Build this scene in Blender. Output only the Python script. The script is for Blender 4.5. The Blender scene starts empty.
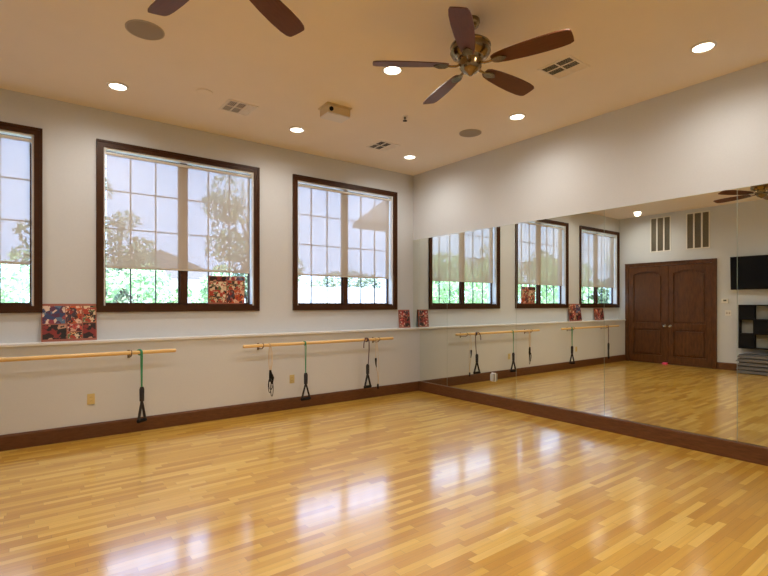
import bpy, bmesh, math, random
from mathutils import Vector, Matrix, Euler
random.seed(7)
SC = bpy.context.scene
COL = SC.collection
R = math.radians
PI = math.pi

# ------------------------------------------------------------------ camera, world, lights, exposure
SC.view_settings.view_transform = 'Standard'
SC.view_settings.look = 'None'
SC.view_settings.gamma = 1.0
SC.view_settings.use_curve_mapping = False
SC.view_settings.exposure = 0.25
SC.cycles.use_denoising = True
SC.cycles.max_bounces = 10
SC.cycles.diffuse_bounces = 5
SC.cycles.glossy_bounces = 5
SC.cycles.transparent_max_bounces = 16
SC.cycles.sample_clamp_indirect = 6.0
SC.cycles.caustics_reflective = False
SC.cycles.caustics_refractive = False

F_PX = 481.0
cam_d = bpy.data.cameras.new('camera')
cam = bpy.data.objects.new('camera', cam_d)
COL.objects.link(cam)
cam_d.sensor_width = 36.0
cam_d.lens = 36.0 * F_PX / 768.0
cam_d.shift_y = (303.8 - 288.0) / 768.0
cam_d.clip_start = 0.02
cam_d.clip_end = 300
cam.location = (0, 0, 1.44)
cam.rotation_euler = (R(90), 0, R(52.75 - 90))
SC.camera = cam

W = bpy.data.worlds.new('sky'); SC.world = W
W.use_nodes = True
wn, wl = W.node_tree.nodes, W.node_tree.links
wn.clear()
wo = wn.new('ShaderNodeOutputWorld'); wb_ = wn.new('ShaderNodeBackground')
wr = wn.new('ShaderNodeValToRGB'); wt_ = wn.new('ShaderNodeTexCoord'); ws = wn.new('ShaderNodeSeparateXYZ')
wl.new(wt_.outputs['Generated'], ws.inputs[0]); wl.new(ws.outputs['Z'], wr.inputs[0])
wr.color_ramp.elements[0].position = 0.0; wr.color_ramp.elements[0].color = (0.50, 0.63, 1.0, 1)
wr.color_ramp.elements[1].position = 0.6; wr.color_ramp.elements[1].color = (0.42, 0.57, 1.0, 1)
wl.new(wr.outputs[0], wb_.inputs[0]); wb_.inputs[1].default_value = 5.8
wl.new(wb_.outputs[0], wo.inputs[0])

sun_d = bpy.data.lights.new('sun', 'SUN'); sun = bpy.data.objects.new('sun', sun_d); COL.objects.link(sun)
sun_d.energy = 7.0; sun_d.angle = R(3); sun_d.color = (1.0, 0.95, 0.86)
sun.rotation_euler = (R(38), R(-14), 0)        # comes over the roof from behind the room
CAN_POWER = 13.5

# ------------------------------------------------------------------ dimensions
XL, XR = -1.66, 5.33          # door wall, mirror wall
YB, YW, YL = -1.2, 6.19, 6.02 # rear wall, window wall, its furred-out lower part
CEIL = 3.61
LEDGE = 1.042
BASE = 0.155

# ------------------------------------------------------------------ materials
def mat(name):
    m = bpy.data.materials.new(name); m.use_nodes = True
    return m, m.node_tree.nodes, m.node_tree.links, m.node_tree.nodes['Principled BSDF']

def noise_mat(name, c1, c2, scale=8.0, rough=0.5, metal=0.0, stretch=(1, 1, 1), bump=0.0, coords='Object', spec=0.5, coat=0.0):
    m, n, l, p = mat(name)
    tc = n.new('ShaderNodeTexCoord'); mp = n.new('ShaderNodeMapping'); nz = n.new('ShaderNodeTexNoise')
    mx = n.new('ShaderNodeMix'); mx.data_type = 'RGBA'
    mp.inputs['Scale'].default_value = stretch
    l.new(tc.outputs[coords], mp.inputs[0]); l.new(mp.outputs[0], nz.inputs['Vector'])
    nz.inputs['Scale'].default_value = scale; nz.inputs['Detail'].default_value = 5
    l.new(nz.outputs[0], mx.inputs[0])
    mx.inputs[6].default_value = (*c1, 1); mx.inputs[7].default_value = (*c2, 1)
    l.new(mx.outputs[2], p.inputs['Base Color'])
    p.inputs['Roughness'].default_value = rough; p.inputs['Metallic'].default_value = metal
    p.inputs['Specular IOR Level'].default_value = spec
    p.inputs['Coat Weight'].default_value = coat; p.inputs['Coat Roughness'].default_value = 0.12
    if bump:
        b = n.new('ShaderNodeBump'); b.inputs['Strength'].default_value = bump; b.inputs['Distance'].default_value = 0.002
        l.new(nz.outputs[0], b.inputs['Height']); l.new(b.outputs[0], p.inputs['Normal'])
    return m

M = {}
M['wall'] = noise_mat('wall_paint', (0.61, 0.635, 0.675), (0.65, 0.675, 0.715), 60, 0.7, bump=0.25)
M['ceiling'] = noise_mat('ceiling_paint', (0.85, 0.77, 0.66), (0.89, 0.81, 0.70), 3, 0.85, bump=0.1)
M['ledge'] = noise_mat('ledge_paint', (0.74, 0.75, 0.76), (0.78, 0.79, 0.80), 20, 0.35)
M['white'] = noise_mat('white_metal', (0.76, 0.74, 0.70), (0.80, 0.78, 0.74), 20, 0.45)
M['tan_metal'] = noise_mat('painted_vent', (0.82, 0.76, 0.68), (0.86, 0.80, 0.72), 20, 0.5)
M['duct'] = noise_mat('duct_dark', (0.02, 0.016, 0.012), (0.03, 0.024, 0.018), 5, 0.9)
M['grille_dark'] = noise_mat('filter_dark', (0.10, 0.09, 0.07), (0.13, 0.115, 0.09), 30, 0.9)
M['dark_wood'] = noise_mat('walnut_casing', (0.036, 0.012, 0.004), (0.075, 0.028, 0.009), 6, 0.42, stretch=(3, 3, 3), spec=0.22)
M['door_wood'] = noise_mat('door_alder', (0.028, 0.010, 0.003), (0.18, 0.068, 0.022), 7, 0.36, stretch=(4, 4, 0.9), spec=0.3)
M['base_wood'] = noise_mat('baseboard_stain', (0.070, 0.026, 0.009), (0.19, 0.078, 0.030), 6, 0.38, stretch=(2, 2, 10), spec=0.28)
M['blade'] = noise_mat('blade_cherry', (0.070, 0.022, 0.007), (0.16, 0.052, 0.018), 6, 0.42, stretch=(1.5, 14, 1), spec=0.3)
M['bronze'] = noise_mat('antique_brass', (0.12, 0.08, 0.04), (0.34, 0.25, 0.13), 9, 0.20, metal=1.0)
M['bracket'] = noise_mat('aged_bracket', (0.16, 0.12, 0.08), (0.26, 0.20, 0.14), 30, 0.4, metal=1.0)
M['muntin'] = noise_mat('muntin_grey', (0.05, 0.06, 0.065), (0.08, 0.09, 0.095), 20, 0.5)
M['steel'] = noise_mat('brushed_steel', (0.55, 0.54, 0.52), (0.65, 0.64, 0.62), 30, 0.3, metal=1.0)
M['chrome'] = noise_mat('knob_nickel', (0.75, 0.70, 0.62), (0.85, 0.80, 0.72), 30, 0.2, metal=1.0)
M['barre'] = noise_mat('barre_birch', (0.72, 0.46, 0.16), (0.86, 0.62, 0.28), 5, 0.35, stretch=(0.6, 12, 12), coat=0.3)
M['black'] = noise_mat('black_plastic', (0.006, 0.006, 0.007), (0.012, 0.011, 0.012), 30, 0.6, spec=0.12)
M['black_web'] = noise_mat('black_webbing', (0.014, 0.012, 0.014), (0.03, 0.026, 0.03), 120, 0.8, bump=0.4)
M['green_band'] = noise_mat('green_rubber', (0.03, 0.25, 0.13), (0.05, 0.33, 0.18), 30, 0.5)
M['plum_band'] = noise_mat('plum_rubber', (0.07, 0.03, 0.05), (0.10, 0.05, 0.07), 30, 0.5)
M['yellow_band'] = noise_mat('tan_rubber', (0.58, 0.42, 0.22), (0.70, 0.52, 0.30), 30, 0.5)
M['almond'] = noise_mat('almond_plastic', (0.62, 0.50, 0.22), (0.66, 0.54, 0.26), 30, 0.4)
M['speaker'] = noise_mat('speaker_mesh', (0.30, 0.26, 0.21), (0.36, 0.31, 0.25), 250, 0.8)
M['beige'] = noise_mat('beige_plastic', (0.62, 0.50, 0.30), (0.68, 0.55, 0.34), 8, 0.5)
M['pink'] = noise_mat('pink_rubber', (0.80, 0.06, 0.14), (0.88, 0.10, 0.18), 20, 0.5)
M['screen'] = noise_mat('tv_screen', (0.006, 0.006, 0.008), (0.009, 0.009, 0.011), 3, 0.15, spec=0.15)
M['step_top'] = noise_mat('step_grey', (0.05, 0.05, 0.055), (0.10, 0.10, 0.105), 60, 0.6)
M['step_side'] = noise_mat('step_side_grey', (0.13, 0.13, 0.145), (0.18, 0.18, 0.195), 20, 0.5)
M['bark'] = noise_mat('bark', (0.10, 0.07, 0.05), (0.20, 0.15, 0.11), 12, 0.9, bump=0.5)
M['stucco'] = noise_mat('tan_stucco', (0.62, 0.53, 0.43), (0.68, 0.59, 0.49), 6, 0.9)
M['pale_stucco'] = noise_mat('pale_stucco', (0.74, 0.70, 0.66), (0.80, 0.76, 0.72), 6, 0.9)
M['roof'] = noise_mat('clay_roof', (0.17, 0.145, 0.13), (0.24, 0.205, 0.18), 5, 0.9, stretch=(1, 1, 4))
M['lcd'] = noise_mat('lcd', (0.06, 0.07, 0.05), (0.09, 0.10, 0.08), 8, 0.3)
M['pale_panel'] = noise_mat('pale_back', (0.30, 0.32, 0.32), (0.40, 0.42, 0.42), 8, 0.6)

M['beige_hem'] = noise_mat('hem_bar', (0.50, 0.45, 0.38), (0.56, 0.50, 0.43), 30, 0.5)
M['speaker_rim'] = noise_mat('speaker_rim', (0.42, 0.36, 0.29), (0.46, 0.40, 0.33), 30, .6)
M['louvre_dull'] = noise_mat('louvre_dull', (0.24, 0.21, 0.16), (0.28, 0.25, 0.19), 20, .6)
def leaf_mat(name, c1, c2):
    m = noise_mat(name, c1, c2, 2.5, 0.6)
    return m
M['leaf_light'] = leaf_mat('leaves_light', (0.36, 0.56, 0.24), (0.66, 0.80, 0.48))
M['leaf_mid'] = leaf_mat('leaves_mid', (0.13, 0.19, 0.09), (0.36, 0.44, 0.26))
M['leaf_dull'] = leaf_mat('leaves_dull', (0.12, 0.16, 0.08), (0.30, 0.34, 0.20))

# hardwood strip floor: rows along X, random plank tone, fine grain, thin seams
def floor_material():
    m, n, l, p = mat('oak_strip_floor')
    def math_(op, a, b=None, c=None):
        k = n.new('ShaderNodeMath'); k.operation = op
        for i, v in enumerate((a, b, c)):
            if v is None: continue
            if isinstance(v, (int, float)): k.inputs[i].default_value = v
            else: l.new(v, k.inputs[i])
        return k.outputs[0]
    tc = n.new('ShaderNodeTexCoord'); s = n.new('ShaderNodeSeparateXYZ'); l.new(tc.outputs['Object'], s.inputs[0])
    PW, PL = 0.052, 0.50
    ry = math_('DIVIDE', s.outputs['Y'], PW); row = math_('FLOOR', ry); fy = math_('FRACT', ry)
    w1 = n.new('ShaderNodeTexWhiteNoise'); w1.noise_dimensions = '1D'; l.new(row, w1.inputs['W'])
    cx = math_('ADD', math_('DIVIDE', s.outputs['X'], PL), math_('MULTIPLY', w1.outputs[0], 7.31))
    col = math_('FLOOR', cx); fx = math_('FRACT', cx)
    cv = n.new('ShaderNodeCombineXYZ'); l.new(row, cv.inputs[0]); l.new(col, cv.inputs[1])
    w2 = n.new('ShaderNodeTexWhiteNoise'); w2.noise_dimensions = '2D'; l.new(cv.outputs[0], w2.inputs['Vector'])
    ramp = n.new('ShaderNodeValToRGB'); l.new(w2.outputs[0], ramp.inputs[0])
    e = ramp.color_ramp.elements
    e[0].position = 0.0; e[0].color = (0.55, 0.27, 0.025, 1)
    e[1].position = 1.0; e[1].color = (0.82, 0.52, 0.11, 1)
    for pos, c in ((0.25, (0.62, 0.32, 0.032, 1)), (0.55, (0.70, 0.395, 0.050, 1)), (0.8, (0.77, 0.46, 0.078, 1))):
        q = e.new(pos); q.color = c
    mp = n.new('ShaderNodeMapping'); mp.inputs['Scale'].default_value = (2.5, 60, 1)
    l.new(tc.outputs['Object'], mp.inputs[0])
    nz = n.new('ShaderNodeTexNoise'); nz.inputs['Scale'].default_value = 1.0; nz.inputs['Detail'].default_value = 6
    nz.noise_dimensions = '4D'; l.new(math_('MULTIPLY', w2.outputs[0], 40), nz.inputs['W']); l.new(mp.outputs[0], nz.inputs['Vector'])
    g = math_('MULTIPLY_ADD', nz.outputs[0], 0.38, 0.81)
    seam_y = math_('GREATER_THAN', math_('MULTIPLY', math_('ABSOLUTE', math_('SUBTRACT', fy, 0.5)), 2), 0.965)
    seam_x = math_('GREATER_THAN', math_('MULTIPLY', math_('ABSOLUTE', math_('SUBTRACT', fx, 0.5)), 2), 0.994)
    seam = math_('MAXIMUM', seam_y, seam_x)
    tone = math_('MULTIPLY', g, math_('SUBTRACT', 1.0, math_('MULTIPLY', seam, 0.28)))
    vm = n.new('ShaderNodeVectorMath'); vm.operation = 'SCALE'
    l.new(ramp.outputs[0], vm.inputs[0]); l.new(tone, vm.inputs['Scale'])
    l.new(vm.outputs[0], p.inputs['Base Color'])
    # uneven varnish: slow waviness plus per-plank tilt
    n2 = n.new('ShaderNodeTexNoise'); n2.inputs['Scale'].default_value = 3.0; n2.inputs['Detail'].default_value = 2
    l.new(tc.outputs['Object'], n2.inputs['Vector'])
    hgt = math_('ADD', math_('MULTIPLY', n2.outputs[0], 1.0), math_('ADD', math_('MULTIPLY', w2.outputs[0], 0.10), math_('MULTIPLY', seam, -0.25)))
    b = n.new('ShaderNodeBump'); b.inputs['Strength'].default_value = 0.30; b.inputs['Distance'].default_value = 0.003
    l.new(hgt, b.inputs['Height']); l.new(b.outputs[0], p.inputs['Normal']); l.new(b.outputs[0], p.inputs['Coat Normal'])
    p.inputs['Roughness'].default_value = 0.30
    p.inputs['Coat Weight'].default_value = 1.0; p.inputs['Coat Roughness'].default_value = 0.145
    p.inputs['Coat IOR'].default_value = 1.85
    return m
M['floor'] = floor_material()

m, n, l, p = mat('mirror_glass')
p.inputs['Base Color'].default_value = (0.88, 0.91, 0.845, 1); p.inputs['Metallic'].default_value = 1; p.inputs['Roughness'].default_value = 0.0
M['mirror'] = m
m, n, l, p = mat('mirror_edge')
p.inputs['Base Color'].default_value = (0.42, 0.52, 0.46, 1); p.inputs['Roughness'].default_value = 0.2
M['mirror_edge'] = m

# window pane: clear thin glass
m, n, l, p = mat('window_glass')
n.remove(p); o = n['Material Output']
tr = n.new('ShaderNodeBsdfTransparent'); gl = n.new('ShaderNodeBsdfGlossy'); mx = n.new('ShaderNodeMixShader')
gl.inputs['Roughness'].default_value = 0.02; tr.inputs[0].default_value = (0.93, 0.97, 0.95, 1)
lw = n.new('ShaderNodeLayerWeight'); pw = n.new('ShaderNodeMath'); pw.operation = 'POWER'; pw.inputs[1].default_value = 4.0
ma = n.new('ShaderNodeMath'); ma.operation = 'MULTIPLY_ADD'; ma.inputs[1].default_value = 0.5; ma.inputs[2].default_value = 0.03
l.new(lw.outputs['Facing'], pw.inputs[0]); l.new(pw.outputs[0], ma.inputs[0]); l.new(ma.outputs[0], mx.inputs[0]); l.new(tr.outputs[0], mx.inputs[1]); l.new(gl.outputs[0], mx.inputs[2]); l.new(mx.outputs[0], o.inputs[0])
M['glass'] = m
# solar screen shade: open weave (part straight through) of pale grey yarn
m, n, l, p = mat('screen_fabric')
n.remove(p); o = n['Material Output']
tr = n.new('ShaderNodeBsdfTransparent'); tr.inputs[0].default_value = (1, 1, 1, 1)
df = n.new('ShaderNodeBsdfDiffuse'); df.inputs[0].default_value = (0.58, 0.51, 0.43, 1)
tl = n.new('ShaderNodeBsdfTranslucent'); tl.inputs[0].default_value = (0.36, 0.32, 0.27, 1)
m1 = n.new('ShaderNodeMixShader'); m1.inputs[0].default_value = 0.12
m2 = n.new('ShaderNodeMixShader'); m2.inputs[0].default_value = 0.12
l.new(df.outputs[0], m1.inputs[1]); l.new(tl.outputs[0], m1.inputs[2]); l.new(m1.outputs[0], m2.inputs[1]); l.new(tr.outputs[0], m2.inputs[2]); l.new(m2.outputs[0], o.inputs[0])
M['shade'] = m
# lamp
m, n, l, p = mat('lamp_lens')
p.inputs['Base Color'].default_value = (0.9, 0.88, 0.8, 1)
p.inputs['Emission Color'].default_value = (1.0, 0.93, 0.78, 1); p.inputs['Emission Strength'].default_value = 9.0
M['lamp'] = m
m, n, l, p = mat('clear_plastic')
p.inputs['Base Color'].default_value = (0.85, 0.87, 0.86, 1); p.inputs['Roughness'].default_value = 0.08
p.inputs['Transmission Weight'].default_value = 0.5; p.inputs['IOR'].default_value = 1.3
M['clear'] = m
# ground outside
M['ground'] = noise_mat('outside_paving', (0.55, 0.54, 0.50), (0.70, 0.68, 0.64), 0.6, 0.9, coords='Object')

def print_mat(name, palette, seed, scale=9.0):
    m, n, l, p = mat(name)
    tc = n.new('ShaderNodeTexCoord'); mp = n.new('ShaderNodeMapping'); mp.inputs['Location'].default_value = (seed * 3.1, seed * 1.7, seed * .9)
    v = n.new('ShaderNodeTexVoronoi'); v.inputs['Scale'].default_value = scale
    nz = n.new('ShaderNodeTexNoise'); nz.inputs['Scale'].default_value = scale * 1.6
    r = n.new('ShaderNodeValToRGB'); r.color_ramp.interpolation = 'CONSTANT'
    s = n.new('ShaderNodeSeparateColor'); ad = n.new('ShaderNodeMath'); ad.operation = 'MULTIPLY_ADD'
    l.new(tc.outputs['Object'], mp.inputs[0]); l.new(mp.outputs[0], v.inputs['Vector']); l.new(mp.outputs[0], nz.inputs['Vector'])
    l.new(v.outputs['Color'], s.inputs[0]); l.new(s.outputs[0], ad.inputs[0]); ad.inputs[1].default_value = 0.75
    m3 = n.new('ShaderNodeMath'); m3.operation = 'MULTIPLY'; l.new(nz.outputs[0], m3.inputs[0]); m3.inputs[1].default_value = 0.3
    l.new(m3.outputs[0], ad.inputs[2]); l.new(ad.outputs[0], r.inputs[0])
    e = r.color_ramp.elements
    while len(e) < len(palette): e.new(0.5)
    for i, c in enumerate(palette):
        e[i].position = i / len(palette); e[i].color = (*c, 1)
    l.new(r.outputs[0], p.inputs['Base Color']); p.inputs['Roughness'].default_value = 0.3
    return m
WARM = [(0.02, 0.012, 0.012), (0.55, 0.10, 0.03), (0.30, 0.03, 0.03), (0.70, 0.42, 0.30), (0.05, 0.03, 0.05), (0.78, 0.55, 0.42), (0.10, 0.02, 0.02)]
COOL = [(0.60, 0.50, 0.40), (0.04, 0.06, 0.16), (0.10, 0.03, 0.08), (0.10, 0.18, 0.30), (0.75, 0.58, 0.48), (0.30, 0.05, 0.07)]
DARK = [(0.010, 0.008, 0.010), (0.03, 0.012, 0.012), (0.55, 0.30, 0.20), (0.012, 0.010, 0.012), (0.25, 0.03, 0.03), (0.02, 0.01, 0.012)]
RED = [(0.40, 0.03, 0.03), (0.10, 0.01, 0.02), (0.62, 0.36, 0.26), (0.03, 0.01, 0.02), (0.55, 0.08, 0.06), (0.72, 0.52, 0.44)]
SUNNY = [(0.80, 0.42, 0.18), (0.03, 0.02, 0.02), (0.75, 0.58, 0.40), (0.42, 0.05, 0.03), (0.12, 0.16, 0.06), (0.85, 0.70, 0.55)]
M['print_warm'] = print_mat('photo_warm', WARM, 1, 27); M['print_cool'] = print_mat('photo_cool', COOL, 2, 25)
M['print_dark'] = print_mat('photo_dark', DARK, 3, 20); M['print_red'] = print_mat('photo_red', RED, 4, 30)
M['print_sunny'] = print_mat('photo_sunny', SUNNY, 5, 33)
M['board_red'] = noise_mat('collage_board', (0.30, 0.09, 0.06), (0.42, 0.15, 0.10), 12, 0.6)

# ------------------------------------------------------------------ mesh builder
class MB:
    def __init__(s): s.bm = bmesh.new()
    def box(s, x0, x1, y0, y1, z0, z1, bev=0.0):
        vs = [s.bm.verts.new((x, y, z)) for x in (x0, x1) for y in (y0, y1) for z in (z0, z1)]
        fs = [(0, 1, 3, 2), (4, 6, 7, 5), (0, 4, 5, 1), (2, 3, 7, 6), (0, 2, 6, 4), (1, 5, 7, 3)]
        faces = [s.bm.faces.new([vs[i] for i in f]) for f in fs]
        if bev > 0:
            es = list({e for f in faces for e in f.edges})
            bmesh.ops.bevel(s.bm, geom=es, offset=bev, segments=2, affect='EDGES', profile=0.7)
        return s
    def prism(s, pts, axis, a, b):
        # pts: 2-D outline; axis 'x'|'y'|'z' = extrusion axis
        def P(u, v, w):
            return {'x': (w, u, v), 'y': (u, w, v), 'z': (u, v, w)}[axis]
        A = [s.bm.verts.new(P(u, v, a)) for u, v in pts]; B = [s.bm.verts.new(P(u, v, b)) for u, v in pts]
        s.bm.faces.new(A); s.bm.faces.new(B[::-1])
        for i in range(len(pts)):
            j = (i + 1) % len(pts); s.bm.faces.new((A[i], B[i], B[j], A[j]))
        return s
    def lathe(s, prof, c=(0, 0, 0), seg=32, axis='z', cap=True):
        rings = []
        for r, h in prof:
            ring = []
            for i in range(seg):
                t = 2 * PI * i / seg; a, b = r * math.cos(t), r * math.sin(t)
                v = {'z': (a, b, h), 'y': (a, h, b), 'x': (h, a, b)}[axis]
                ring.append(s.bm.verts.new((v[0] + c[0], v[1] + c[1], v[2] + c[2])))
            rings.append(ring)
        for k in range(len(rings) - 1):
            for i in range(seg):
                j = (i + 1) % seg; s.bm.faces.new((rings[k][i], rings[k][j], rings[k + 1][j], rings[k + 1][i]))
        if cap:
            s.bm.faces.new(rings[0][::-1]); s.bm.faces.new(rings[-1])
        return s
    def tube(s, pts, r, seg=10, flat=1.0, cap=True):
        # swept tube along points; r number or list; flat squashes along the second frame axis
        pts = [Vector(p) for p in pts]; rings = []
        up = Vector((0, 0, 1)); prev = None
        for k, p in enumerate(pts):
            d = (pts[min(k + 1, len(pts) - 1)] - pts[max(k - 1, 0)]).normalized()
            if prev is None:
                u = d.cross(up)
                if u.length < 1e-3: u = d.cross(Vector((0, 1, 0)))
                u.normalize()
            else:
                u = (prev - d * prev.dot(d)).normalized()
            prev = u; w = d.cross(u)
            rr = r[k] if isinstance(r, (list, tuple)) else r
            rings.append([s.bm.verts.new(p + u * rr * math.cos(2 * PI * i / seg) + w * rr * flat * math.sin(2 * PI * i / seg)) for i in range(seg)])
        for k in range(len(rings) - 1):
            for i in range(seg):
                j = (i + 1) % seg; s.bm.faces.new((rings[k][i], rings[k][j], rings[k + 1][j], rings[k + 1][i]))
        if cap:
            s.bm.faces.new(rings[0][::-1]); s.bm.faces.new(rings[-1])
        return s
    def build(s, name, m, parent=None, loc=(0, 0, 0), smooth=None, rot=None):
        bmesh.ops.recalc_face_normals(s.bm, faces=s.bm.faces)
        me = bpy.data.meshes.new(name); s.bm.to_mesh(me); s.bm.free()
        o = bpy.data.objects.new(name, me); COL.objects.link(o)
        me.materials.append(M[m] if isinstance(m, str) else m)
        if smooth is not None:
            me.shade_smooth()
            try: me.set_sharp_from_angle(angle=R(smooth))
            except Exception: pass
        if parent: o.parent = parent
        o.location = loc
        if rot: o.rotation_euler = rot
        return o

def tag(o, label=None, cat=None, group=None, kind=None):
    if label: o['label'] = label
    if cat: o['category'] = cat
    if group: o['group'] = group
    if kind: o['kind'] = kind
    return o
def empty(name, loc=(0, 0, 0), rz=0.0):
    o = bpy.data.objects.new(name, None); COL.objects.link(o); o.empty_display_size = 0.1
    o.location = loc; o.rotation_euler = (0, 0, rz); return o
def copy_tree(o, parent=None):
    c = o.copy(); COL.objects.link(c)
    if parent: c.parent = parent
    for ch in list(o.children): copy_tree(ch, c)
    return c
def struct(o, label=None, cat=None): return tag(o, label, cat, kind='structure')

# ------------------------------------------------------------------ room shell
struct(MB().box(XL, XR, YB, YW, -0.12, 0).build('floor', 'floor'), 'glossy honey coloured hardwood strip floor', 'floor')
struct(MB().box(XL - .3, XR + .3, YB - .3, YW + .25, CEIL, CEIL + .2).build('ceiling', 'ceiling'), 'flat tan painted ceiling', 'ceiling')
WINS = [(-1.625, 0.202), (0.689, 2.585), (3.084, 4.963)]
WZ0, WZ1 = 1.346, 3.27
CAS = 0.072
mb = MB()
T = 0.20
xs = [XL - .2] + [v for w in WINS for v in (w[0] + CAS, w[1] - CAS)] + [XR + .2]
for i in range(0, len(xs), 2): mb.box(xs[i], xs[i + 1], YW, YW + T, 0, CEIL)
for a, b in WINS:
    mb.box(a + CAS, b - CAS, YW, YW + T, 0, WZ0 + CAS); mb.box(a + CAS, b - CAS, YW, YW + T, WZ1 - CAS, CEIL)
ww = struct(mb.build('wall_windows', 'wall'), 'pale grey painted wall with three large windows', 'wall')
struct(MB().box(XL, XR, YL, YW, 0, LEDGE - 0.028).build('wall_lower_windows', 'wall'), 'pale grey furred out lower wall beneath the windows', 'wall')
struct(MB().box(XR, XR + .2, YB - .2, YW, 0, CEIL).build('wall_mirrors', 'wall'), 'pale grey wall above the mirrors', 'wall')
struct(MB().box(XL - .2, XL, YB - .2, YW, 0, CEIL).build('wall_doors', 'wall'), 'pale grey wall with the dark wooden double door', 'wall')
struct(MB().box(XL, XR, YB - .2, YB, 0, CEIL).build('wall_rear', 'wall'), 'plain pale grey wall behind the camera', 'wall')
# ledge cap on the lower wall
led = MB().box(XL + .001, XR - .001, YL - .022, YW - .001, LEDGE - 0.028, LEDGE, 0.006).build('trim_1', 'ledge')
struct(led, 'long white painted ledge running under the windows', 'ledge')
# baseboards
def baseboard(name, pts, a, b, axis, label):
    struct(MB().prism(pts, axis, a, b).build(name, 'base_wood'), label, 'baseboard')
bz = BASE
baseboard('baseboard_windows', [(YL, 0), (YL - .020, 0), (YL - .020, bz - .02), (YL - .012, bz), (YL, bz)], XL, XR - .045, 'x', 'dark brown baseboard along the window wall')
baseboard('baseboard_mirrors', [(XR, 0), (XR - .042, 0), (XR - .042, bz - .004), (XR - .038, bz), (XR, bz)], YB, YL, 'y', 'dark brown baseboard under the mirrors')
baseboard('baseboard_doors', [(XL, 0), (XL + .018, 0), (XL + .018, bz - .02), (XL + .010, bz), (XL, bz)], YB, 4.01, 'y', 'dark brown baseboard on the door wall')
baseboard('baseboard_rear', [(YB, 0), (YB + .018, 0), (YB + .018, bz - .02), (YB + .010, bz), (YB, bz)], XL + .02, XR - .045, 'x', 'dark brown baseboard behind the camera')

# ------------------------------------------------------------------ windows
ZG0, ZG1 = WZ0 + CAS, WZ1 - CAS      # opening
SHZ = 1.855
def window(i, a, b):
    root = struct(empty('window_%d' % i, (a, YW, WZ0)), 'large dark framed double window %s' % ('at the left edge', 'in the middle of the wall', 'nearest the mirrors')[i - 1], 'window')
    w, hgt = b - a, WZ1 - WZ0
    c = CAS
    mb = MB()
    # picture-frame casing with stepped profile
    for k, (o, p, y) in enumerate(((0.0, 0.022, -0.030), (0.022, c, -0.018))):
        mb.box(o, p, y, 0, o, hgt - o); mb.box(w - p, w - o, y, 0, o, hgt - o)
        mb.box(p, w - p, y, 0, o, p); mb.box(p, w - p, y, 0, hgt - p, hgt - o)
    mb.build('casing', 'dark_wood', root)
    mb = MB(); d = 0.15; t = 0.018   # jamb lining
    mb.box(c, c + t, 0, d, c, hgt - c); mb.box(w - c - t, w - c, 0, d, c, hgt - c)
    mb.box(c + t, w - c - t, 0, d, hgt - c - t, hgt - c)
    mb.build('jamb', 'ledge', root)
    MB().box(c + t, w - c - t, 0, d, c, c + t).build('inner_sill', 'dark_wood', root)
    mid = w / 2
    MB().box(mid - .04, mid + .04, .075, .145, c + t, hgt - c - t, .004).build('mullion', 'dark_wood', root)
    x0, x1, z0, z1 = c + t, w - c - t, c + t, hgt - c - t
    for sx0, sx1 in ((x0, mid - .04), (mid + .04, x1)):
        f = .016
        s = MB(); s.box(sx0, sx0 + f, .10, .135, z0, z1); s.box(sx1 - f, sx1, .10, .135, z0, z1)
        s.box(sx0 + f, sx1 - f, .10, .135, z0, z0 + f); s.box(sx0 + f, sx1 - f, .10, .135, z1 - f, z1)
        s.build('sash', 'dark_wood', root)
        g = MB(); gw = (sx1 - sx0)
        for k in (1, 2): g.box(sx0 + gw * k / 3 - .007, sx0 + gw * k / 3 + .007, .108, .124, z0 + f, z1 - f)
        for k in (1, 2, 3):
            zz = z0 + (z1 - z0) * k / 4
            g.box(sx0 + f, sx1 - f, .109, .123, zz - .007, zz + .007)
        g.build('muntin_grid', 'muntin', root)
        MB().box(sx0 + f * .5, sx1 - f * .5, .126, .130, z0 + f * .5, z1 - f * .5).build('glass_pane', 'glass', root)
for i, (a, b) in enumerate(WINS): window(i + 1, a, b)

# roller shades (one for each window, hung inside the frame)
def shade(a, b, label):
    x0, x1 = a + CAS + .034, b - CAS - .034
    w = x1 - x0
    zt = ZG1 - .055
    r = tag(empty('roller_shade', (x0, YW + .045, SHZ)), label, 'roller shade', 'pale screen shades in the windows')
    H = zt - SHZ
    MB().lathe([(.017, -.01), (.017, w + .01)], (0, 0, H), 20, 'x').build('roller_tube', 'white', r, smooth=40)
    for bx in (-.016, w + .010): MB().box(bx, bx + .006, -.022, .022, H - .022, H + .036).build('mounting_bracket', 'white', r)
    fb = MB(); fb.bm.faces.new([fb.bm.verts.new(v) for v in ((0, .016, .01), (w, .016, .01), (w, .016, H), (0, .016, H))])
    fb.build('screen_fabric', 'shade', r)
    MB().box(0, w, .009, .021, -.008, .014, .004).build('hem_bar', 'beige_hem', r)
for (a, b), t in zip(WINS, ('pale translucent roller shade pulled down in the window at the left edge', 'pale translucent roller shade in the middle window, above the propped photo poster', 'pale translucent roller shade in the window nearest the mirrors')):
    shade(a, b, t)

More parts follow.
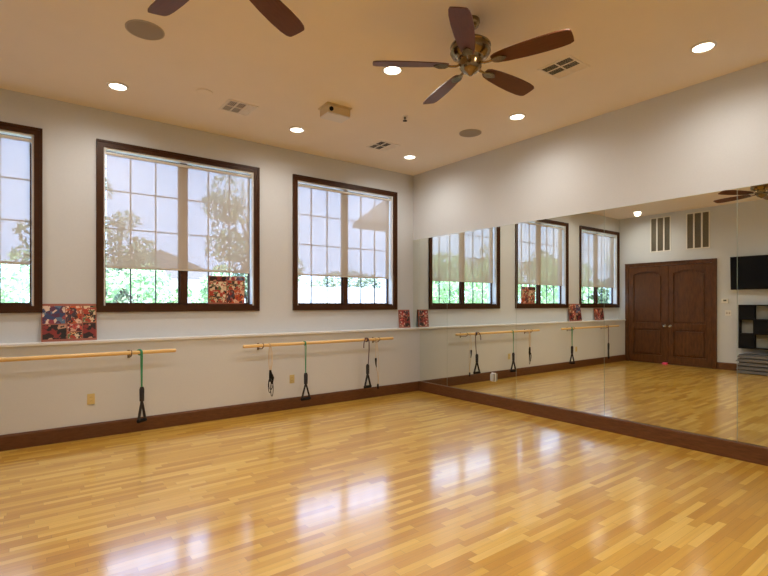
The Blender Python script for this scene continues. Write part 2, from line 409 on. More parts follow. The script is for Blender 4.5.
# ------------------------------------------------------------------ mirrors
seams = [YL - .001, 5.374, 4.068, 2.849, 1.573, 0.30, -1.17]
labs = ['narrow frameless mirror panel in the corner by the window wall', 'frameless mirror panel second from the corner, reflecting the nearest window', 'frameless mirror panel third from the corner, reflecting two windows', 'frameless mirror panel reflecting the dark double door', 'frameless mirror panel at the right edge of the photo reflecting the television', 'frameless mirror panel beside the camera']
ZM0, ZM1 = BASE, 2.515
for i in range(6):
    y1, y0 = seams[i], seams[i + 1]
    root = tag(empty('wall_mirror', (XR, (y0 + y1) / 2, ZM0)), labs[i], 'mirror', 'mirror panels along the wall')
    hw = (y1 - y0) / 2 - .0012
    MB().box(-.0055, -.0005, -hw, hw, .001, ZM1 - ZM0).build('glass_edge', 'mirror_edge', root)
    fb = MB(); fb.bm.faces.new([fb.bm.verts.new(v) for v in ((-.006, -hw + .001, .002), (-.006, -hw + .001, ZM1 - ZM0 - .001), (-.006, hw - .001, ZM1 - ZM0 - .001), (-.006, hw - .001, .002))])
    fb.build('silvered_face', 'mirror', root)
# the strip of mirror above the ledge continues to the corner
root = tag(empty('wall_mirror', (XR, (YL + YW) / 2, LEDGE)), 'slim mirror strip above the ledge in the very corner', 'mirror', 'mirror panels along the wall')
hw = (YW - YL) / 2 - .001
MB().box(-.0055, -.0005, -hw, hw, .001, ZM1 - LEDGE).build('glass_edge', 'mirror_edge', root)
fb = MB(); fb.bm.faces.new([fb.bm.verts.new(v) for v in ((-.006, -hw + .001, .002), (-.006, -hw + .001, ZM1 - LEDGE - .001), (-.006, hw - .001, ZM1 - LEDGE - .001), (-.006, hw - .001, .002))])
fb.build('silvered_face', 'mirror', root)

# outlet cut into the mirror near the bottom
r = tag(empty('mirror_outlet', (XR - .006, 4.45, .345)), 'small clear plastic outlet cover low on the mirror', 'outlet')
MB().box(-.006, 0, -.038, .038, 0, .125, .002).build('cover_plate', 'white', r)
mb = MB(); mb.box(-.045, -.0065, -.030, .030, .012, .113, .006); mb.build('clear_hood', 'clear', r)
for z in (.04, .085): MB().lathe([(.014, -.009), (.014, -.005)], (0, 0, z), 16, 'x').build('socket', 'beige_hem', r)

# ------------------------------------------------------------------ double door
def door():
    y1, y0, zt = 6.018, 4.01, 2.445
    root = struct(empty('door_1', (XL, (y0 + y1) / 2, 0)), 'dark stained wooden double door with raised panels', 'door')
    W2 = (y1 - y0) / 2; cw = .085
    mb = MB()
    mb.box(0, .042, -W2, -W2 + cw, 0, zt, .004); mb.box(0, .042, W2 - cw, W2, 0, zt, .004); mb.box(0, .043, -W2, W2, zt - cw, zt, .004)
    mb.box(0, .058, -W2 + .001, W2 - .001, zt - .018, zt + .001, .004)
    mb.build('door_casing', 'door_wood', root)
    iw = W2 - cw
    for s in (-1, 1):
        a, b = (s * iw, 0) if s < 0 else (0, iw)
        a += .004; b -= .004
        z1 = zt - cw - .004; st = .118
        lx = .012
        ch = empty('door_leaf', (0, 0, 0)); ch.parent = root
        # stiles, rails
        mb = MB()
        mb.box(0, .03, a, a + st, .006, z1, .003); mb.box(0, .03, b - st, b, .006, z1, .003)
        mb.box(0, .03, a + st, b - st, .006, .20, .003); mb.box(0, .03, a + st, b - st, .84, .98, .003)
        # arched top rail
        n_ = 16; A = []
        for i in range(n_ + 1):
            t = i / n_; yy = a + st + (b - a - 2 * st) * t
            A.append((yy, z1 - .20 + .075 * math.sin(PI * t) ** .8))
        mb.prism(A + [(b - st, z1), (a + st, z1)], 'x', 0, .03)
        o = mb.build('stile_and_rail_frame', 'door_wood', ch)
        mb = MB(); mb.box(-.004, .004, a + .05, b - .05, .10, z1 - .05)
        mb.box(.002, .022, a + st + .045, b - st - .045, .245, .795, .012)
        A2 = [(a + st + .045 + (b - a - 2 * st - .09) * i / n_, z1 - .245 + .07 * math.sin(PI * i / n_) ** .8) for i in range(n_ + 1)]
        mb.prism([(a + st + .045, 1.025)] + A2 + [(b - st - .045, 1.025)], 'x', .002, .021)
        mb.build('raised_panel', 'door_wood', ch)
        yk = -.062 if s < 0 else .062
        k = MB().lathe([(.030, .030), (.030, .036), (.010, .040), (.010, .052), (.026, .060), (.031, .073), (.024, .086), (.006, .090)], (0, yk, .91), 20, 'x')
        k.build('door_knob', 'chrome', ch, smooth=40)
    MB().box(.0, .038, -.014, .014, .006, zt - cw - .004, .003).build('astragal', 'door_wood', root)
door()
tag(MB().prism([(-.02, 0), (.05, 0), (.05, .03), (-.02, .045)], 'y', -.05, .05).build('door_wedge', 'pink', None, (XL + .06, 5.06, 0)), 'small pink wedge on the floor at the foot of the double door', 'door wedge')

# ------------------------------------------------------------------ recessed lights
def can(first=[None]):
    r = empty('recessed_light')
    MB().lathe([(.098, -.0005), (.098, -.006), (.078, -.012), (.074, -.004), (.074, -.0008)], (0, 0, 0), 36, cap=False).build('trim_ring', 'white', r, smooth=40)
    MB().lathe([(.0735, -.0012), (.0735, -.004), (.05, -.010), (.02, -.013)], (0, 0, 0), 30).build('lens', 'lamp', r, smooth=60)
    ld = bpy.data.lights.new('lamp_light', 'SPOT'); ld.energy = CAN_POWER * 4; ld.color = (1.0, 0.93, 0.83); ld.shadow_soft_size = .07
    ld.spot_size = R(172); ld.spot_blend = 1.0
    lo = bpy.data.objects.new('lamp_light', ld); COL.objects.link(lo); lo.parent = r; lo.location = (0, 0, -.03)
    return r
gx, gy = [-1.0, .79, 2.76, 4.60], [5.42, 3.50, 1.60, -.30]
names = {(0, 0): 'round recessed ceiling light by the window wall above the double door, seen in the mirror', (1, 0): 'glowing recessed ceiling light above the gap left of the middle window', (2, 0): 'glowing recessed ceiling light between the two ceiling vents near the windows', (3, 0): 'glowing recessed ceiling light nearest the far corner',
         (2, 1): 'glowing recessed ceiling light half hidden behind the left blade of the whole fan', (3, 1): 'glowing recessed ceiling light above the mirror wall, near the small round speaker', (3, 2): 'glowing recessed ceiling light at upper right, above the mirror wall', (1, 1): 'recessed ceiling light beside the fan above the camera'}
base = can(); used = False
for i, x in enumerate(gx):
    for j, y in enumerate(gy):
        if (i, j) == (0, 1): continue        # no lamp there: the mirror shows bare ceiling
        o = base if not used else copy_tree(base); used = True
        o.location = (x, y, CEIL)
        nm = names.get((i, j)) or 'recessed ceiling light, %s from the door wall, in the %s row from the window wall' % (('first', 'second', 'third', 'fourth')[i], ('first', 'second', 'third', 'fourth')[j])
        tag(o, nm, 'ceiling light', 'recessed ceiling lights')

# ------------------------------------------------------------------ ceiling fans
def fan(ang, label, loc):
    r = tag(empty('ceiling_fan', loc), label, 'ceiling fan', 'five bladed ceiling fans')
    MB().lathe([(.070, -.001), (.072, -.02), (.060, -.050), (.030, -.068), (.018, -.075)], seg=32).build('canopy', 'bronze', r, smooth=50)
    MB().lathe([(.013, -.07), (.013, -.15)], seg=16).build('downrod', 'bronze', r, smooth=50)
    MB().lathe([(.020, -.125), (.050, -.135), (.064, -.158), (.125, -.172), (.150, -.192), (.154, -.204), (.147, -.210), (.152, -.240), (.154, -.248), (.140, -.272), (.104, -.292), (.100, -.304), (.088, -.318)], seg=40).build('motor_housing', 'bronze', r, smooth=35)
    mb = MB().lathe([(.085, -.306), (.092, -.325), (.082, -.350), (.084, -.362), (.060, -.392), (.028, -.408), (.012, -.424)], seg=32); mb.build('hub_cap', 'bronze', r, smooth=50)
    for k in range(5):
        a = R(ang + 72 * k)
        br = empty('blade', (0, 0, -.345), a); br.parent = r
        # blade outline, pitched
        out = []; N = 14
        prof = [(.17, .030), (.20, .046), (.28, .060), (.42, .072), (.55, .077), (.66, .075), (.715, .068), (.738, .058)]
        pts = [(x, w) for x, w in prof] + [(.745, .050), (.748, .02)] + [(.748, -.02), (.745, -.050)] + [(x, -w) for x, w in prof[::-1]]
        m = MB(); A, B = [], []
        for x, w in pts:
            z = w * math.tan(R(-13))
            A.append(m.bm.verts.new((x, w, z + .004))); B.append(m.bm.verts.new((x, w, z - .004)))
        m.bm.faces.new(A); m.bm.faces.new(B[::-1])
        for i in range(len(pts)):
            j = (i + 1) % len(pts); m.bm.faces.new((A[i], B[i], B[j], A[j]))
        m.build('blade_board', 'blade', br)
        m = MB()
        m.tube([(.060, 0, .012), (.11, 0, -.010), (.15, 0, -.012), (.19, 0, -.006)], [.020, .014, .013, .016], 10, .5)
        m.prism([(.17, .012), (.19, .034), (.235, .040), (.270, .018), (.285, 0), (.270, -.018), (.235, -.040), (.19, -.034), (.17, -.012)], 'z', -.014, -.008)
        m.build('blade_iron', 'bronze', br, smooth=40)
    return r
fan(1, 'dark bladed brass ceiling fan seen whole at top centre', (2.755, 2.53, CEIL))
fan(31, 'dark bladed ceiling fan cut off by the top edge, blade tips at upper left', (.86, 2.55, CEIL))

# ------------------------------------------------------------------ ceiling vents, speakers, small fixtures
def vent(loc, label):
    r = tag(empty('ceiling_vent', loc), label, 'air vent', 'square ceiling vents')
    mb = MB(); s = .165
    for a, b, c, d in ((-s, s, -s, -s + .022), (-s, s, s - .022, s), (-s, -s + .022, -s + .022, s - .022), (s - .022, s, -s + .022, s - .022)): mb.box(a, b, c, d, -.008, -.0005)
    mb.box(-s + .022, s - .022, -.006, .006, -.0078, -.001)
    for x in (-.048, .048): mb.box(x - .004, x + .004, -s + .022, s - .022, -.0079, -.001)
    mb.build('vent_frame', 'tan_metal', r)
    MB().box(-s + .02, s - .02, -s + .02, s - .02, -.0012, -.0006).build('duct_opening', 'duct', r)
    for xi, (x0, x1) in enumerate(((-.143, -.052), (-.044, .044), (.052, .143))):
        for y0, y1 in ((-.143, -.006), (.006, .143)):
            mb = MB(); nn = 5; ang = 1 if xi < 2 else -1
            for k in range(nn):
                xc = x0 + (x1 - x0) * (k + .5) / nn
                h = .005; dx = .0058 * ang
                mb.prism([(xc - dx - .0006, -.0072), (xc - dx + .0006, -.0072), (xc + dx + .0006, -.0072 + h), (xc + dx - .0006, -.0072 + h)], 'y', y0, y1)
            mb.build('louvre', 'tan_metal', r)
vent((1.94, 5.21, CEIL), 'square ceiling vent above the middle window')
vent((3.99, 5.27, CEIL), 'square ceiling vent nearest the far corner')
vent((3.99, 2.52, CEIL), 'square ceiling vent right of the whole ceiling fan')
def speaker(loc, label):
    r = tag(empty('ceiling_speaker', loc), label, 'speaker', 'round ceiling speakers')
    MB().lathe([(.142, -.0005), (.142, -.005), (.134, -.008), (.131, -.004)], seg=40, cap=False).build('bezel', 'speaker_rim', r, smooth=40)
    MB().lathe([(.132, -.001), (.132, -.0055), (.10, -.0070), (.03, -.0078)], seg=40).build('mesh_grille', 'speaker', r, smooth=60)
speaker((.80, 4.18, CEIL), 'large round grey ceiling speaker at upper left')
speaker((4.57, 4.20, CEIL), 'small looking round grey ceiling speaker right of the fan near the mirror wall')
r = tag(empty('ceiling_box', (2.80, 4.58, CEIL), R(-3)), 'beige box fixture hanging from the ceiling left of the fan', 'ceiling fixture')
MB().box(-.155, .155, -.115, .115, -.012, -.0005, .004).build('mounting_plate', 'beige', r)
MB().box(-.140, .140, -.10, .10, -.095, -.012, .014).build('housing', 'beige', r, smooth=40)
MB().box(-.135, .135, -.095, .095, -.108, -.0945, .004).build('diffuser', 'white', r)
MB().lathe([(.022, -.112), (.024, -.098)], (-.100, 0, -.060), 16, 'y').build('sensor_eye', 'black', r)
r = tag(empty('sprinkler_head', (3.56, 4.28, CEIL)), 'small dark fire sprinkler head on the ceiling', 'sprinkler')
MB().lathe([(.035, -.0005), (.033, -.006), (.012, -.010)], seg=24).build('escutcheon', 'tan_metal', r, smooth=40)
mb = MB().lathe([(.011, -.008), (.012, -.030), (.006, -.034), (.006, -.050), (.026, -.053), (.026, -.056)], seg=16); mb.build('sprinkler_body', 'black', r, smooth=40)
tag(MB().lathe([(.085, -.0005), (.085, -.007), (.078, -.010), (.02, -.011)], seg=32).build('cover_disc', 'ceiling', None, (1.52, 5.04, CEIL), smooth=40), 'flat ceiling coloured round cover plate between light and vent', 'cover plate')

# ------------------------------------------------------------------ return grilles above the door
for y0, y1, lab in ((4.973, 5.403, 'tall white louvred return grille above the left door leaf, nearer the windows'), (4.164, 4.609, 'tall white louvred return grille above the right door leaf, nearer the television')):
    r = tag(empty('return_grille', (XL, (y0 + y1) / 2, 2.71)), lab, 'air vent', 'return grilles over the double door')
    w, H = (y1 - y0) / 2 + .02, .80
    mb = MB(); mb.box(0, .012, -w, -w + .026, -.02, H + .02, .002); mb.box(0, .012, w - .026, w, -.02, H + .02, .002)
    mb.box(0, .012, -w + .026, w - .026, -.02, .006, .002); mb.box(0, .012, -w + .026, w - .026, H - .006, H + .02, .002)
    for y in (-w / 3, w / 3): mb.box(0, .012, y - .016, y + .016, .006, H - .006)
    mb.build('grille_frame', 'white', r)
    MB().box(.0005, .002, -w + .02, w - .02, 0, H).build('filter_back', 'grille_dark', r)
    mb = MB()
    for k in range(38):
        z = .012 + k * (H - .02) / 38
        mb.prism([(.002, z), (.002, z + .001), (.009, z + .009), (.009, z + .008)], 'y', -w + .026, w - .026)
    mb.build('louvres', 'louvre_dull', r)

# ------------------------------------------------------------------ barres
def barre(x0, x1, brackets, label):
    r = tag(empty('ballet_barre', ((x0 + x1) / 2, YL, .905)), label, 'ballet barre', 'wall mounted ballet barres')
    L = (x1 - x0) / 2
    MB().lathe([(.012, -L), (.019, -L + .004), (.021, -L + .012), (.021, L - .012), (.019, L - .004), (.012, L)], (0, -.16, 0), 24, 'x').build('rail', 'barre', r, smooth=40)
    for bx in brackets:
        q = bx - (x0 + x1) / 2
        mb = MB(); mb.box(q - .014, q + .014, -.005, -.0005, -.070, .020, .002)
        mb.tube([(q, -.005, -.045), (q, -.06, -.050), (q, -.12, -.046), (q, -.150, -.034), (q, -.160, -.022)], [.006, .006, .006, .007, .010], 10)
        mb.tube([(q, -.160 + .026 * math.cos(t), .026 * math.sin(t)) for t in [PI * 2 * k / 16 for k in range(17)]], .0045, 6, cap=False)
        mb.build('wall_bracket', 'bracket', r, smooth=40)
    return r
barre(-.98, 1.446, (-.45, .985), 'long pale wooden ballet barre under the left windows')
barre(2.239, 4.632, (2.503, 4.36), 'pale wooden ballet barre under the window nearest the mirrors')

# ------------------------------------------------------------------ resistance bands
YBAR, ZBAR = YL - .16, .905
def wrap(mb, rad, n=2, w=.012, flat=.6, r0=.021):
    pts = []
    for k in range(n * 16 + 1):
        t = 2 * PI * k / 16
        pts.append((-w * n / 2 + w * k / 16, (r0 + rad) * math.cos(t), (r0 + rad) * math.sin(t)))
    mb.tube(pts, rad, 6)
def handle_band(x, band, label, ztop, zbot, wide, tw=0.0, bandw=.0075, hook=False, grp=None):
    """rubber tube knotted round the barre, webbing sleeve that splits into a stirrup with a foam grip"""
    r = tag(empty('resistance_band', (x, YBAR, ZBAR), tw), label, 'resistance band', 'resistance bands hanging from the barres')
    mb = MB(); yo = -.029
    wrap(mb, bandw)
    z1 = ztop - ZBAR; z0 = zbot - ZBAR
    if hook:
        mb.tube([(-.085, yo - .004, -.115), (-.083, yo - .004, -.06), (-.070, yo, -.015), (-.045, yo, .020), (-.012, yo - .002, .030), (.020, yo, .012), (.030, yo, -.04), (.030, yo, -.15), (.012, yo, z1 + .02), (0, yo, z1)], bandw, 8)
    else:
        mb.tube([(.004, yo, .01), (.006, yo, -.05), (.003, yo, z1 * .5), (0, yo, z1)], bandw, 8)
        mb.tube([(-.008, yo + .004, .01), (-.010, yo + .004, -.05), (-.006, yo + .004, z1 * .5), (-.004, yo + .002, z1)], bandw * .8, 8)
    mb.build('rubber_tube', band, r, smooth=60)
    zs = z1 - (z1 - z0) * .38
    MB().tube([(0, yo, z1 + .015), (0, yo, z1 - .01), (0, yo, zs)], [.018, .028, .026], 12, .8).build('sleeve', 'black_web', r, smooth=50)
    mb = MB(); zb = z0 + .02
    for s in (-1, 1):
        mb.tube([(0, yo + s * .003, zs + .02), (s * wide * .35, yo, zs - (zs - zb) * .30), (s * wide * .8, yo, zs - (zs - zb) * .75), (s * wide, yo, zb)], [.016, .018, .019, .019], 8, .6)
    mb.build('webbing_loop', 'black_web', r, smooth=50)
    MB().lathe([(.010, -wide - .018), (.020, -wide - .010), (.021, -wide * .5), (.022, 0), (.021, wide * .5), (.020, wide + .010), (.010, wide + .018)], (0, yo, zb), 16, 'x').build('foam_grip', 'black', r, smooth=50)
    return r
handle_band(1.068, 'green_band', 'green resistance tube with black stirrup handle on the left barre, right end', .51, .135, .045, R(35))
handle_band(-.44, 'plum_band', 'dark resistance tube hanging on the left barre, seen only in the mirror', .50, .15, .045, R(-30))
handle_band(3.10, 'green_band', 'green resistance tube with open black triangular handle on the right barre', .49, .135, .062, R(5), .005)
handle_band(4.125, 'plum_band', 'dark plum resistance tube hooked over the right barre with large black stirrup handle', .53, .19, .058, R(10), .007, True)
# two thin tan bands with bunched black handles
r = tag(empty('resistance_band', (2.59, YBAR, ZBAR)), 'thin tan resistance tubes with bunched black handles at the left of the right barre', 'resistance band', 'resistance bands hanging from the barres')
mb = MB(); wrap(mb, .004, 2)
for k, dx in enumerate((-.022, -.006, .012, .026)): mb.tube([(dx * .4, -.026, .01), (dx, -.030, -.10), (dx * 1.2, -.032, -.22), (dx * .3, -.030, -.335)], .0028, 6)
mb.build('rubber_tube', 'yellow_band', r, smooth=60)
mb = MB(); mb.tube([(0, -.03, -.32), (.004, -.03, -.37), (-.004, -.032, -.47)], [.014, .020, .014], 12)
mb.tube([(.014, -.04, -.37), (.030, -.042, -.42), (.020, -.04, -.50)], [.012, .017, .010], 12); mb.build('foam_grip', 'black', r, smooth=50)
mb = MB()
for q, (cx_, cz, a, b) in enumerate(((-.010, -.52, .020, .09), (.018, -.56, .018, .10), (.000, -.50, .028, .07))):
    mb.tube([(cx_ + a * math.cos(t), -.034 - .006 * q, cz + b * math.sin(t)) for t in [2 * PI * k / 18 for k in range(19)]], .0042, 6, cap=False)
mb.build('webbing_loop', 'black_web', r, smooth=50)
r = tag(empty('resistance_band', (4.285, YBAR, ZBAR)), 'thin tan resistance tube with two small black grips right of the plum one', 'resistance band', 'resistance bands hanging from the barres')
mb = MB(); wrap(mb, .004, 2)
mb.tube([(0, -.027, .01), (-.004, -.03, -.12), (-.006, -.03, -.30)], .0038, 6)
mb.tube([(-.004, -.03, -.40), (.022, -.032, -.50), (.036, -.03, -.60), (.034, -.03, -.68)], .0035, 6)
mb.tube([(.012, -.028, .01), (.030, -.034, -.2), (.052, -.032, -.42), (.040, -.03, -.68)], .0025, 6)
mb.build('rubber_tube', 'yellow_band', r, smooth=60)
mb = MB(); mb.tube([(-.008, -.03, -.28), (-.006, -.03, -.30), (-.004, -.03, -.37), (.004, -.03, -.42)], [.013, .015, .010, .006], 12).build('foam_grip', 'black', r, smooth=50)
mb = MB(); mb.tube([(.034, -.03, -.67), (.032, -.03, -.69), (.036, -.03, -.745)], [.009, .014, .012], 12); mb.build('foam_grip', 'black', r, smooth=50)

# ------------------------------------------------------------------ wall outlets, thermostat, switch
def outlet(loc, label):
    r = tag(empty('wall_outlet', loc), label, 'outlet', 'almond wall outlets')
    MB().box(-.036, .036, -.006, -.0005, -.057, .057, .003).build('cover_plate', 'almond', r)
    for z in (-.020, .020):
        MB().lathe([(.0165, -.0085), (.0165, -.005)], (0, 0, z), 20, 'y').build('socket', 'almond', r)
        mb = MB(); mb.box(-.008, -.006, -.009, -.0084, z - .004, z + .006); mb.box(.006, .008, -.009, -.0084, z - .004, z + .006); mb.build('slot', 'black', r)
outlet((.622, YL, .417), 'almond wall outlet under the left barre')
outlet((2.99, YL, .408), 'almond wall outlet under the right barre')
r = tag(empty('thermostat', (XL, 3.86, 1.45)), 'white thermostat with dark display beside the double door', 'thermostat')
MB().box(.0005, .026, -.065, .065, 0, .10, .008).build('body', 'white', r); MB().box(.026, .0275, -.035, .025, .045, .08).build('display', 'lcd', r)
r = tag(empty('light_switch', (XL, 3.80, 1.18)), 'white light switch below the thermostat', 'light switch')
MB().box(.0005, .007, -.057, .057, 0, .118, .003).build('cover_plate', 'white', r)
for y in (-.024, .024): MB().prism([(.007, .035), (.014, .055), (.008, .085)], 'y', y - .014, y + .014).build('rocker', 'beige_hem', r)

# ------------------------------------------------------------------ television, cube shelf, step platforms on the door wall
r = tag(empty('television', (XL, 3.09, 2.09)), 'black flat television mounted high on the door wall', 'television')
MB().box(.0005, .02, -.16, .16, -.14, .14, .003).build('wall_plate', 'black', r)
mb = MB(); mb.box(.02, .12, -.03, .03, -.05, .05, .004); mb.build('mount_arm', 'black', r)
tilt = empty('display_unit', (.15, 0, 0)); tilt.parent = r; tilt.rotation_euler = (0, R(3), 0)
MB().box(-.03, .025, -.62, .62, -.35, .35, .008).build('bezel', 'black', tilt); MB().box(.025, .0265, -.60, .60, -.325, .33).build('screen', 'screen', tilt)

r = tag(empty('cube_shelf', (XL, 3.05, .50)), 'black wall hung cube shelf with pale openings under the television', 'shelf')
W3, H3 = .52, .92
mb = MB(); mb.box(.0, .02, -W3, W3, 0, H3)
mb.box(.0, .16, -W3, -W3 + .02, 0, H3); mb.box(.0, .16, W3 - .02, W3, 0, H3)
cw = (2 * W3 - .02) / 4
for k in range(1, 4): mb.box(.02, .155, -W3 + cw * k, -W3 + cw * k + .02, .0, H3)
for k in range(4): mb.box(.0, .158, -W3 + .02, W3 - .02, (H3 - .02) * k / 3, (H3 - .02) * k / 3 + .02)
mb.build('carcass', 'black', r)
for c in range(4):
    for row in range(3):
        y1_ = W3 - .02 - cw * c; y0_ = y1_ - cw + .02; z0_ = (H3 - .02) * row / 3 + .02; z1_ = z0_ + (H3 - .02) / 3 - .02
        pale = (c % 2 == 0 and row == 1) or (c % 2 == 1 and row != 1)
        if pale: MB().box(.021, .024, y0_ + .002, y1_ - .002, z0_ + .002, z1_ - .002).build('pale_back_panel', 'pale_panel', r)
        else: MB().box(.10, .15, y0_ + .002, y1_ - .002, z0_ + .002, z1_ - .002).build('drop_front', 'black', r)
def step(z, dx, label):
    r = tag(empty('step_platform', (XL + .26 + dx, 3.02 + dx, z)), label, 'step platform', 'stacked aerobic step platforms')
    MB().prism([(-.50, 0), (-.47, .052), (.47, .052), (.50, 0)], 'x', -.19, .19).build('deck_body', 'step_side', r)
    MB().box(-.185, .185, -.465, .465, .052, .066, .005).build('rubber_mat', 'step_top', r)
    for y in (-.40, .40):
        MB().box(-.17, .17, y - .05, y + .05, -.012, .0, .003).build('foot', 'step_top', r)
for k, t in enumerate(('bottom grey step platform of the stack on the floor under the television', 'second step platform from the bottom of the stack', 'third step platform from the bottom of the stack', 'fourth step platform from the bottom of the stack', 'top step platform of the stack below the cube shelf')):
    step(.012 + .079 * k, (.0, .008, -.006, .010, -.004)[k], t)

# ------------------------------------------------------------------ photo collages
def collage(loc, w, h, lean, prints, label, board='board_red', th=.012, yaw=0):
    r = tag(empty('photo_collage', loc, yaw), label, 'photo collage', 'photo collage boards')
    r.rotation_euler = (-lean, 0, yaw)
    MB().box(-w / 2, w / 2, 0, th, 0, h, .002).build('backing_board', board, r)
    for (a, b, c, d, mm) in prints:
        o = MB().box(0, (b - a) * w, 0, .0016, 0, (d - c) * h)
        o.build('photo_print', mm, r, (-w / 2 + a * w, -.0018, c * h))
collage((.44, YW - .062, LEDGE + .001), .50, .40, R(7), [(.02, .42, .47, .94, 'print_cool'), (.43, .72, .47, .94, 'print_warm'), (.74, .98, .50, .94, 'print_sunny'), (.02, .44, .06, .44, 'print_dark'), (.46, .72, .06, .24, 'print_sunny'), (.46, .72, .26, .44, 'print_red'), (.74, .98, .06, .47, 'print_dark')],
        'colourful photo collage board leaning on the ledge left of the middle window')
collage((5.115, YW - .045, LEDGE + .001), .235, .30, R(6), [(.05, .48, .06, .55, 'print_red'), (.52, .95, .06, .62, 'print_dark'), (.05, .60, .60, .94, 'print_red'), (.62, .95, .66, .94, 'print_warm')],
        'small dark red photo collage on the ledge beside the mirror')
collage((-.62, YW - .050, LEDGE + .001), .42, .29, R(6), [(.03, .40, .08, .92, 'print_dark'), (.43, .68, .08, .92, 'print_red'), (.71, .97, .08, .92, 'print_warm')],
        'photo collage on the ledge under the left window, seen only in the mirror')
collage((2.15, YW + .005, ZG0 + .019), .47, .36, R(-3), [(.02, .48, .06, .80, 'print_sunny'), (.02, .48, .82, .97, 'print_dark'), (.50, .98, .04, .50, 'print_warm'), (.50, .98, .52, .84, 'print_sunny'), (.50, .98, .86, .97, 'print_cool')],
        'photo collage poster standing in the lower right of the middle window', 'board_red', .004)

# ------------------------------------------------------------------ outside
gr = MB().box(-60, 70, YW + .6, 120, -.35, -.15).build('ground_outside', 'ground')
struct(gr, 'pale paving outside the windows', 'ground')
def foliage(n, clusters, leaf=.09):
    vs, fs = [], []
    tot = sum(c[3] ** 2 for c in clusters)
    for cx, cy, cz, cr, *sq in clusters:
        sz = sq[0] if sq else .85
        for _ in range(int(n * cr * cr / tot)):
            d = Vector((random.gauss(0, 1), random.gauss(0, 1), random.gauss(0, 1))).normalized() * cr * random.uniform(.45, 1.0) ** .5
            p = Vector((cx + d.x, cy + d.y, cz + d.z * sz))
            a = Vector((random.gauss(0, 1), random.gauss(0, 1), random.gauss(0, 1))).normalized()
            b = a.orthogonal().normalized(); s = leaf * random.uniform(.6, 1.4)
            i = len(vs); vs += [p - a * s, p + b * s * .45, p + a * s, p - b * s * .45]; fs.append((i, i + 1, i + 2, i + 3))
    return vs, fs
def tree(x, y, h, spread, n, leafm, label, trunk_h=None, leaf=.09, kind='tree', low=.35):
    z0 = -.15
    r = tag(empty(kind, (x, y, z0)), label, kind.replace('_', ' '), 'greenery outside the windows')
    cl = []
    for k in range(26):
        t = random.uniform(low, .95); rad = spread * (1 - ((t - .55) / .62) ** 2) ** .5 * random.uniform(.2, .85) if abs(t - .55) < .6 else .2
        a = random.uniform(0, 2 * PI); cl.append((rad * math.cos(a), rad * math.sin(a), h * t, spread * random.uniform(.22, .40)))
    vs, fs = foliage(n, cl, leaf)
    me = bpy.data.meshes.new('foliage'); me.from_pydata([tuple(v) for v in vs], [], fs)
    o = bpy.data.objects.new('foliage', me); COL.objects.link(o); me.materials.append(M[leafm]); o.parent = r
    hh = h; h = h * (.35 if kind == 'bush' else 1)
    mb = MB(); mb.tube([(0, 0, 0), (.03, .02, h * .25), (-.03, .03, h * .5), (.02, 0, h * .85)], [h * .022, h * .018, h * .013, h * .004], 8)
    for c in cl[:14]:
        b = Vector((0, 0, max(.1 * h, c[2] - spread * .6))); mb.tube([b, b.lerp(Vector(c[:3]), .5) + Vector((0, 0, .05 * h)), Vector(c[:3])], [h * .009, h * .006, h * .002], 5)
    mb.build('trunk', 'bark', r, smooth=60)
    h = hh
tree(2.0, 13.5, 3.9, 1.15, 3200, 'leaf_mid', 'leafy tree seen through the left half of the middle window', leaf=.07)
tree(.85, 12.0, 5.2, 1.0, 2600, 'leaf_mid', 'leafy tree seen between the left and middle windows', leaf=.07)
tree(-1.6, 12.5, 3.4, 1.5, 3600, 'leaf_light', 'light green tree seen low in the left window', leaf=.08)
tree(5.25, 13.2, 5.2, 1.5, 5200, 'leaf_mid', 'broad tree seen through the right half of the middle window', leaf=.07)
for k, (x, y, h, s, m_) in enumerate(((1.75, 10.2, 2.3, .8, 'leaf_light'), (2.85, 11.8, 2.0, .5, 'leaf_light'), (3.55, 11.0, 2.5, .55, 'leaf_light'), (.05, 10.2, 2.5, .95, 'leaf_light'))):
    tree(x, y, h, s, 2600, m_, ('round light green bush low at the left side of the middle window', 'smallest light green bush at the middle window, just left of its mullion', 'light green bush beyond the middle window, just right of its mullion', 'round light green bush in front of the left window')[k], leaf=.06, kind='bush', low=.15)
for k, (x, y, h, s) in enumerate(((-4.4, 12.6, 3.4, 1.2), (-7.4, 15.2, 4.2, 1.6), (-11.3, 14.2, 3.8, 1.5), (-15.6, 18.0, 4.6, 1.9), (-6.2, 10.4, 2.4, 1.0), (-9.2, 10.8, 2.6, 1.1), (-17.5, 13.0, 4.4, 2.0))):
    tree(x, y, h, s, 2600, 'leaf_mid' if k % 2 else 'leaf_light', 'leafy tree left of the building, ' + ('nearest the windows', 'second along the row', 'third along the row', 'fourth along the row', 'short one in front of the row', 'short one farther left in front of the row', 'last and farthest left')[k], leaf=.10)
# distant hedge line
r = tag(empty('hedge', (14, 34, -.45)), 'low distant tree line seen under the shade of the window nearest the mirrors', 'hedge')
cl = [(x * .9 + 1, random.uniform(-.5, .5), 1.6 + 2.3 * max(0, math.cos((x - 8) / 4.5)) , 1.0) for x in range(24)] + [(x * .9 + 1, 0, 1.05, 1.0) for x in range(24)]
vs, fs = foliage(9000, cl, .17)
me = bpy.data.meshes.new('hedge_leaves'); me.from_pydata([tuple(v) for v in vs], [], fs); o = bpy.data.objects.new('hedge_leaves', me); COL.objects.link(o); me.materials.append(M['leaf_dull']); o.parent = r
struct_wall = tag(MB().box(12.5, 34, 27.5, 27.8, -.15, 2.55).build('boundary_wall', 'pale_stucco'), 'long pale boundary wall in front of the distant tree line', 'wall')
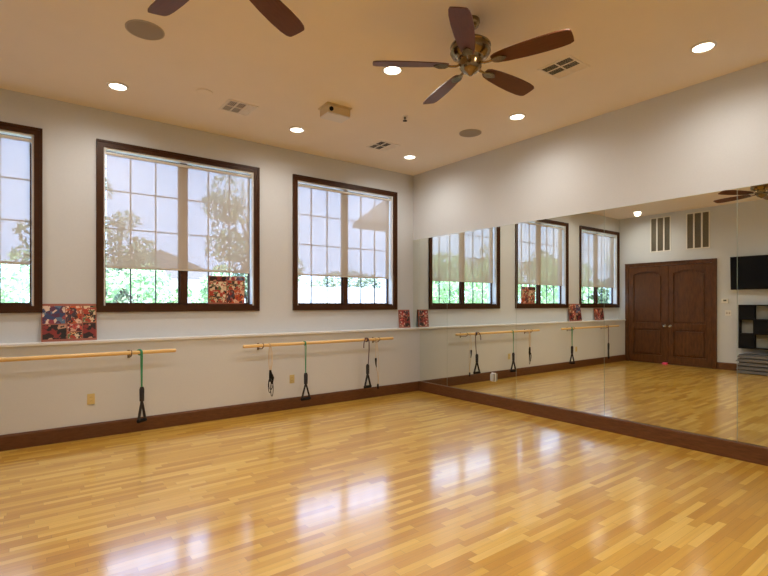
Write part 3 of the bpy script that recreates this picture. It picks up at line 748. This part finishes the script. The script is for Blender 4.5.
# building with gable seen through the middle window
r = tag(empty('house', (6.9, 32, -.15)), 'pale house with low gabled roof beyond the middle window', 'house')
MB().box(-3.2, 3.2, 0, 6, 0, 3.4).build('wall', 'pale_stucco', r)
MB().prism([(-3.7, 3.4), (0, 4.9), (3.7, 3.4), (3.7, 3.2), (-3.7, 3.2)], 'y', -.5, 6.5).build('roof', 'roof', r)
MB().box(-.5, .5, -.03, .02, .9, 2.2).build('window', 'lcd', r)
# neighbouring pavilion with overhanging roof, right window
r = tag(empty('pavilion', (11.7, 12.8, -.15)), 'tan pavilion with brown hipped roof at upper right of the window nearest the mirrors', 'building')
MB().box(0, 3.5, 0, 2.5, 0, 4.7).build('wall', 'stucco', r)
mb = MB(); b0 = [mb.bm.verts.new(v) for v in ((-1.1, -.8, 4.6), (4.6, -.8, 4.6), (4.6, 3.2, 4.6), (-1.1, 3.2, 4.6))]
b1 = [mb.bm.verts.new(v) for v in ((-1.1, -.8, 4.8), (4.6, -.8, 4.8), (4.6, 3.2, 4.8), (-1.1, 3.2, 4.8))]; ap = [mb.bm.verts.new((1.3, 1.2, 7.1)), mb.bm.verts.new((2.6, 1.2, 7.1))]
mb.bm.faces.new(b0)
for i in range(4):
    j = (i + 1) % 4; mb.bm.faces.new((b0[i], b0[j], b1[j], b1[i]))
mb.bm.faces.new((b1[0], b1[1], ap[1], ap[0])); mb.bm.faces.new((b1[1], b1[2], ap[1])); mb.bm.faces.new((b1[2], b1[3], ap[0], ap[1])); mb.bm.faces.new((b1[3], b1[0], ap[0]))
mb.build('roof', 'roof', r)
# picket fence
r = tag(empty('metal_fence', (8.4, 11.4, -.15)), 'thin metal picket fence beyond the window nearest the mirrors', 'fence')
mb = MB(); mb.box(-4.2, 4.2, -.02, .02, 1.55, 1.59); mb.box(-4.2, 4.2, -.02, .02, .20, .24); mb.build('fence_rail', 'steel', r)
mb = MB()
for k in range(43): mb.box(-4.2 + .2 * k - .012, -4.2 + .2 * k + .012, -.012, .012, 0, 1.72)
mb.build('fence_pickets', 'steel', r)
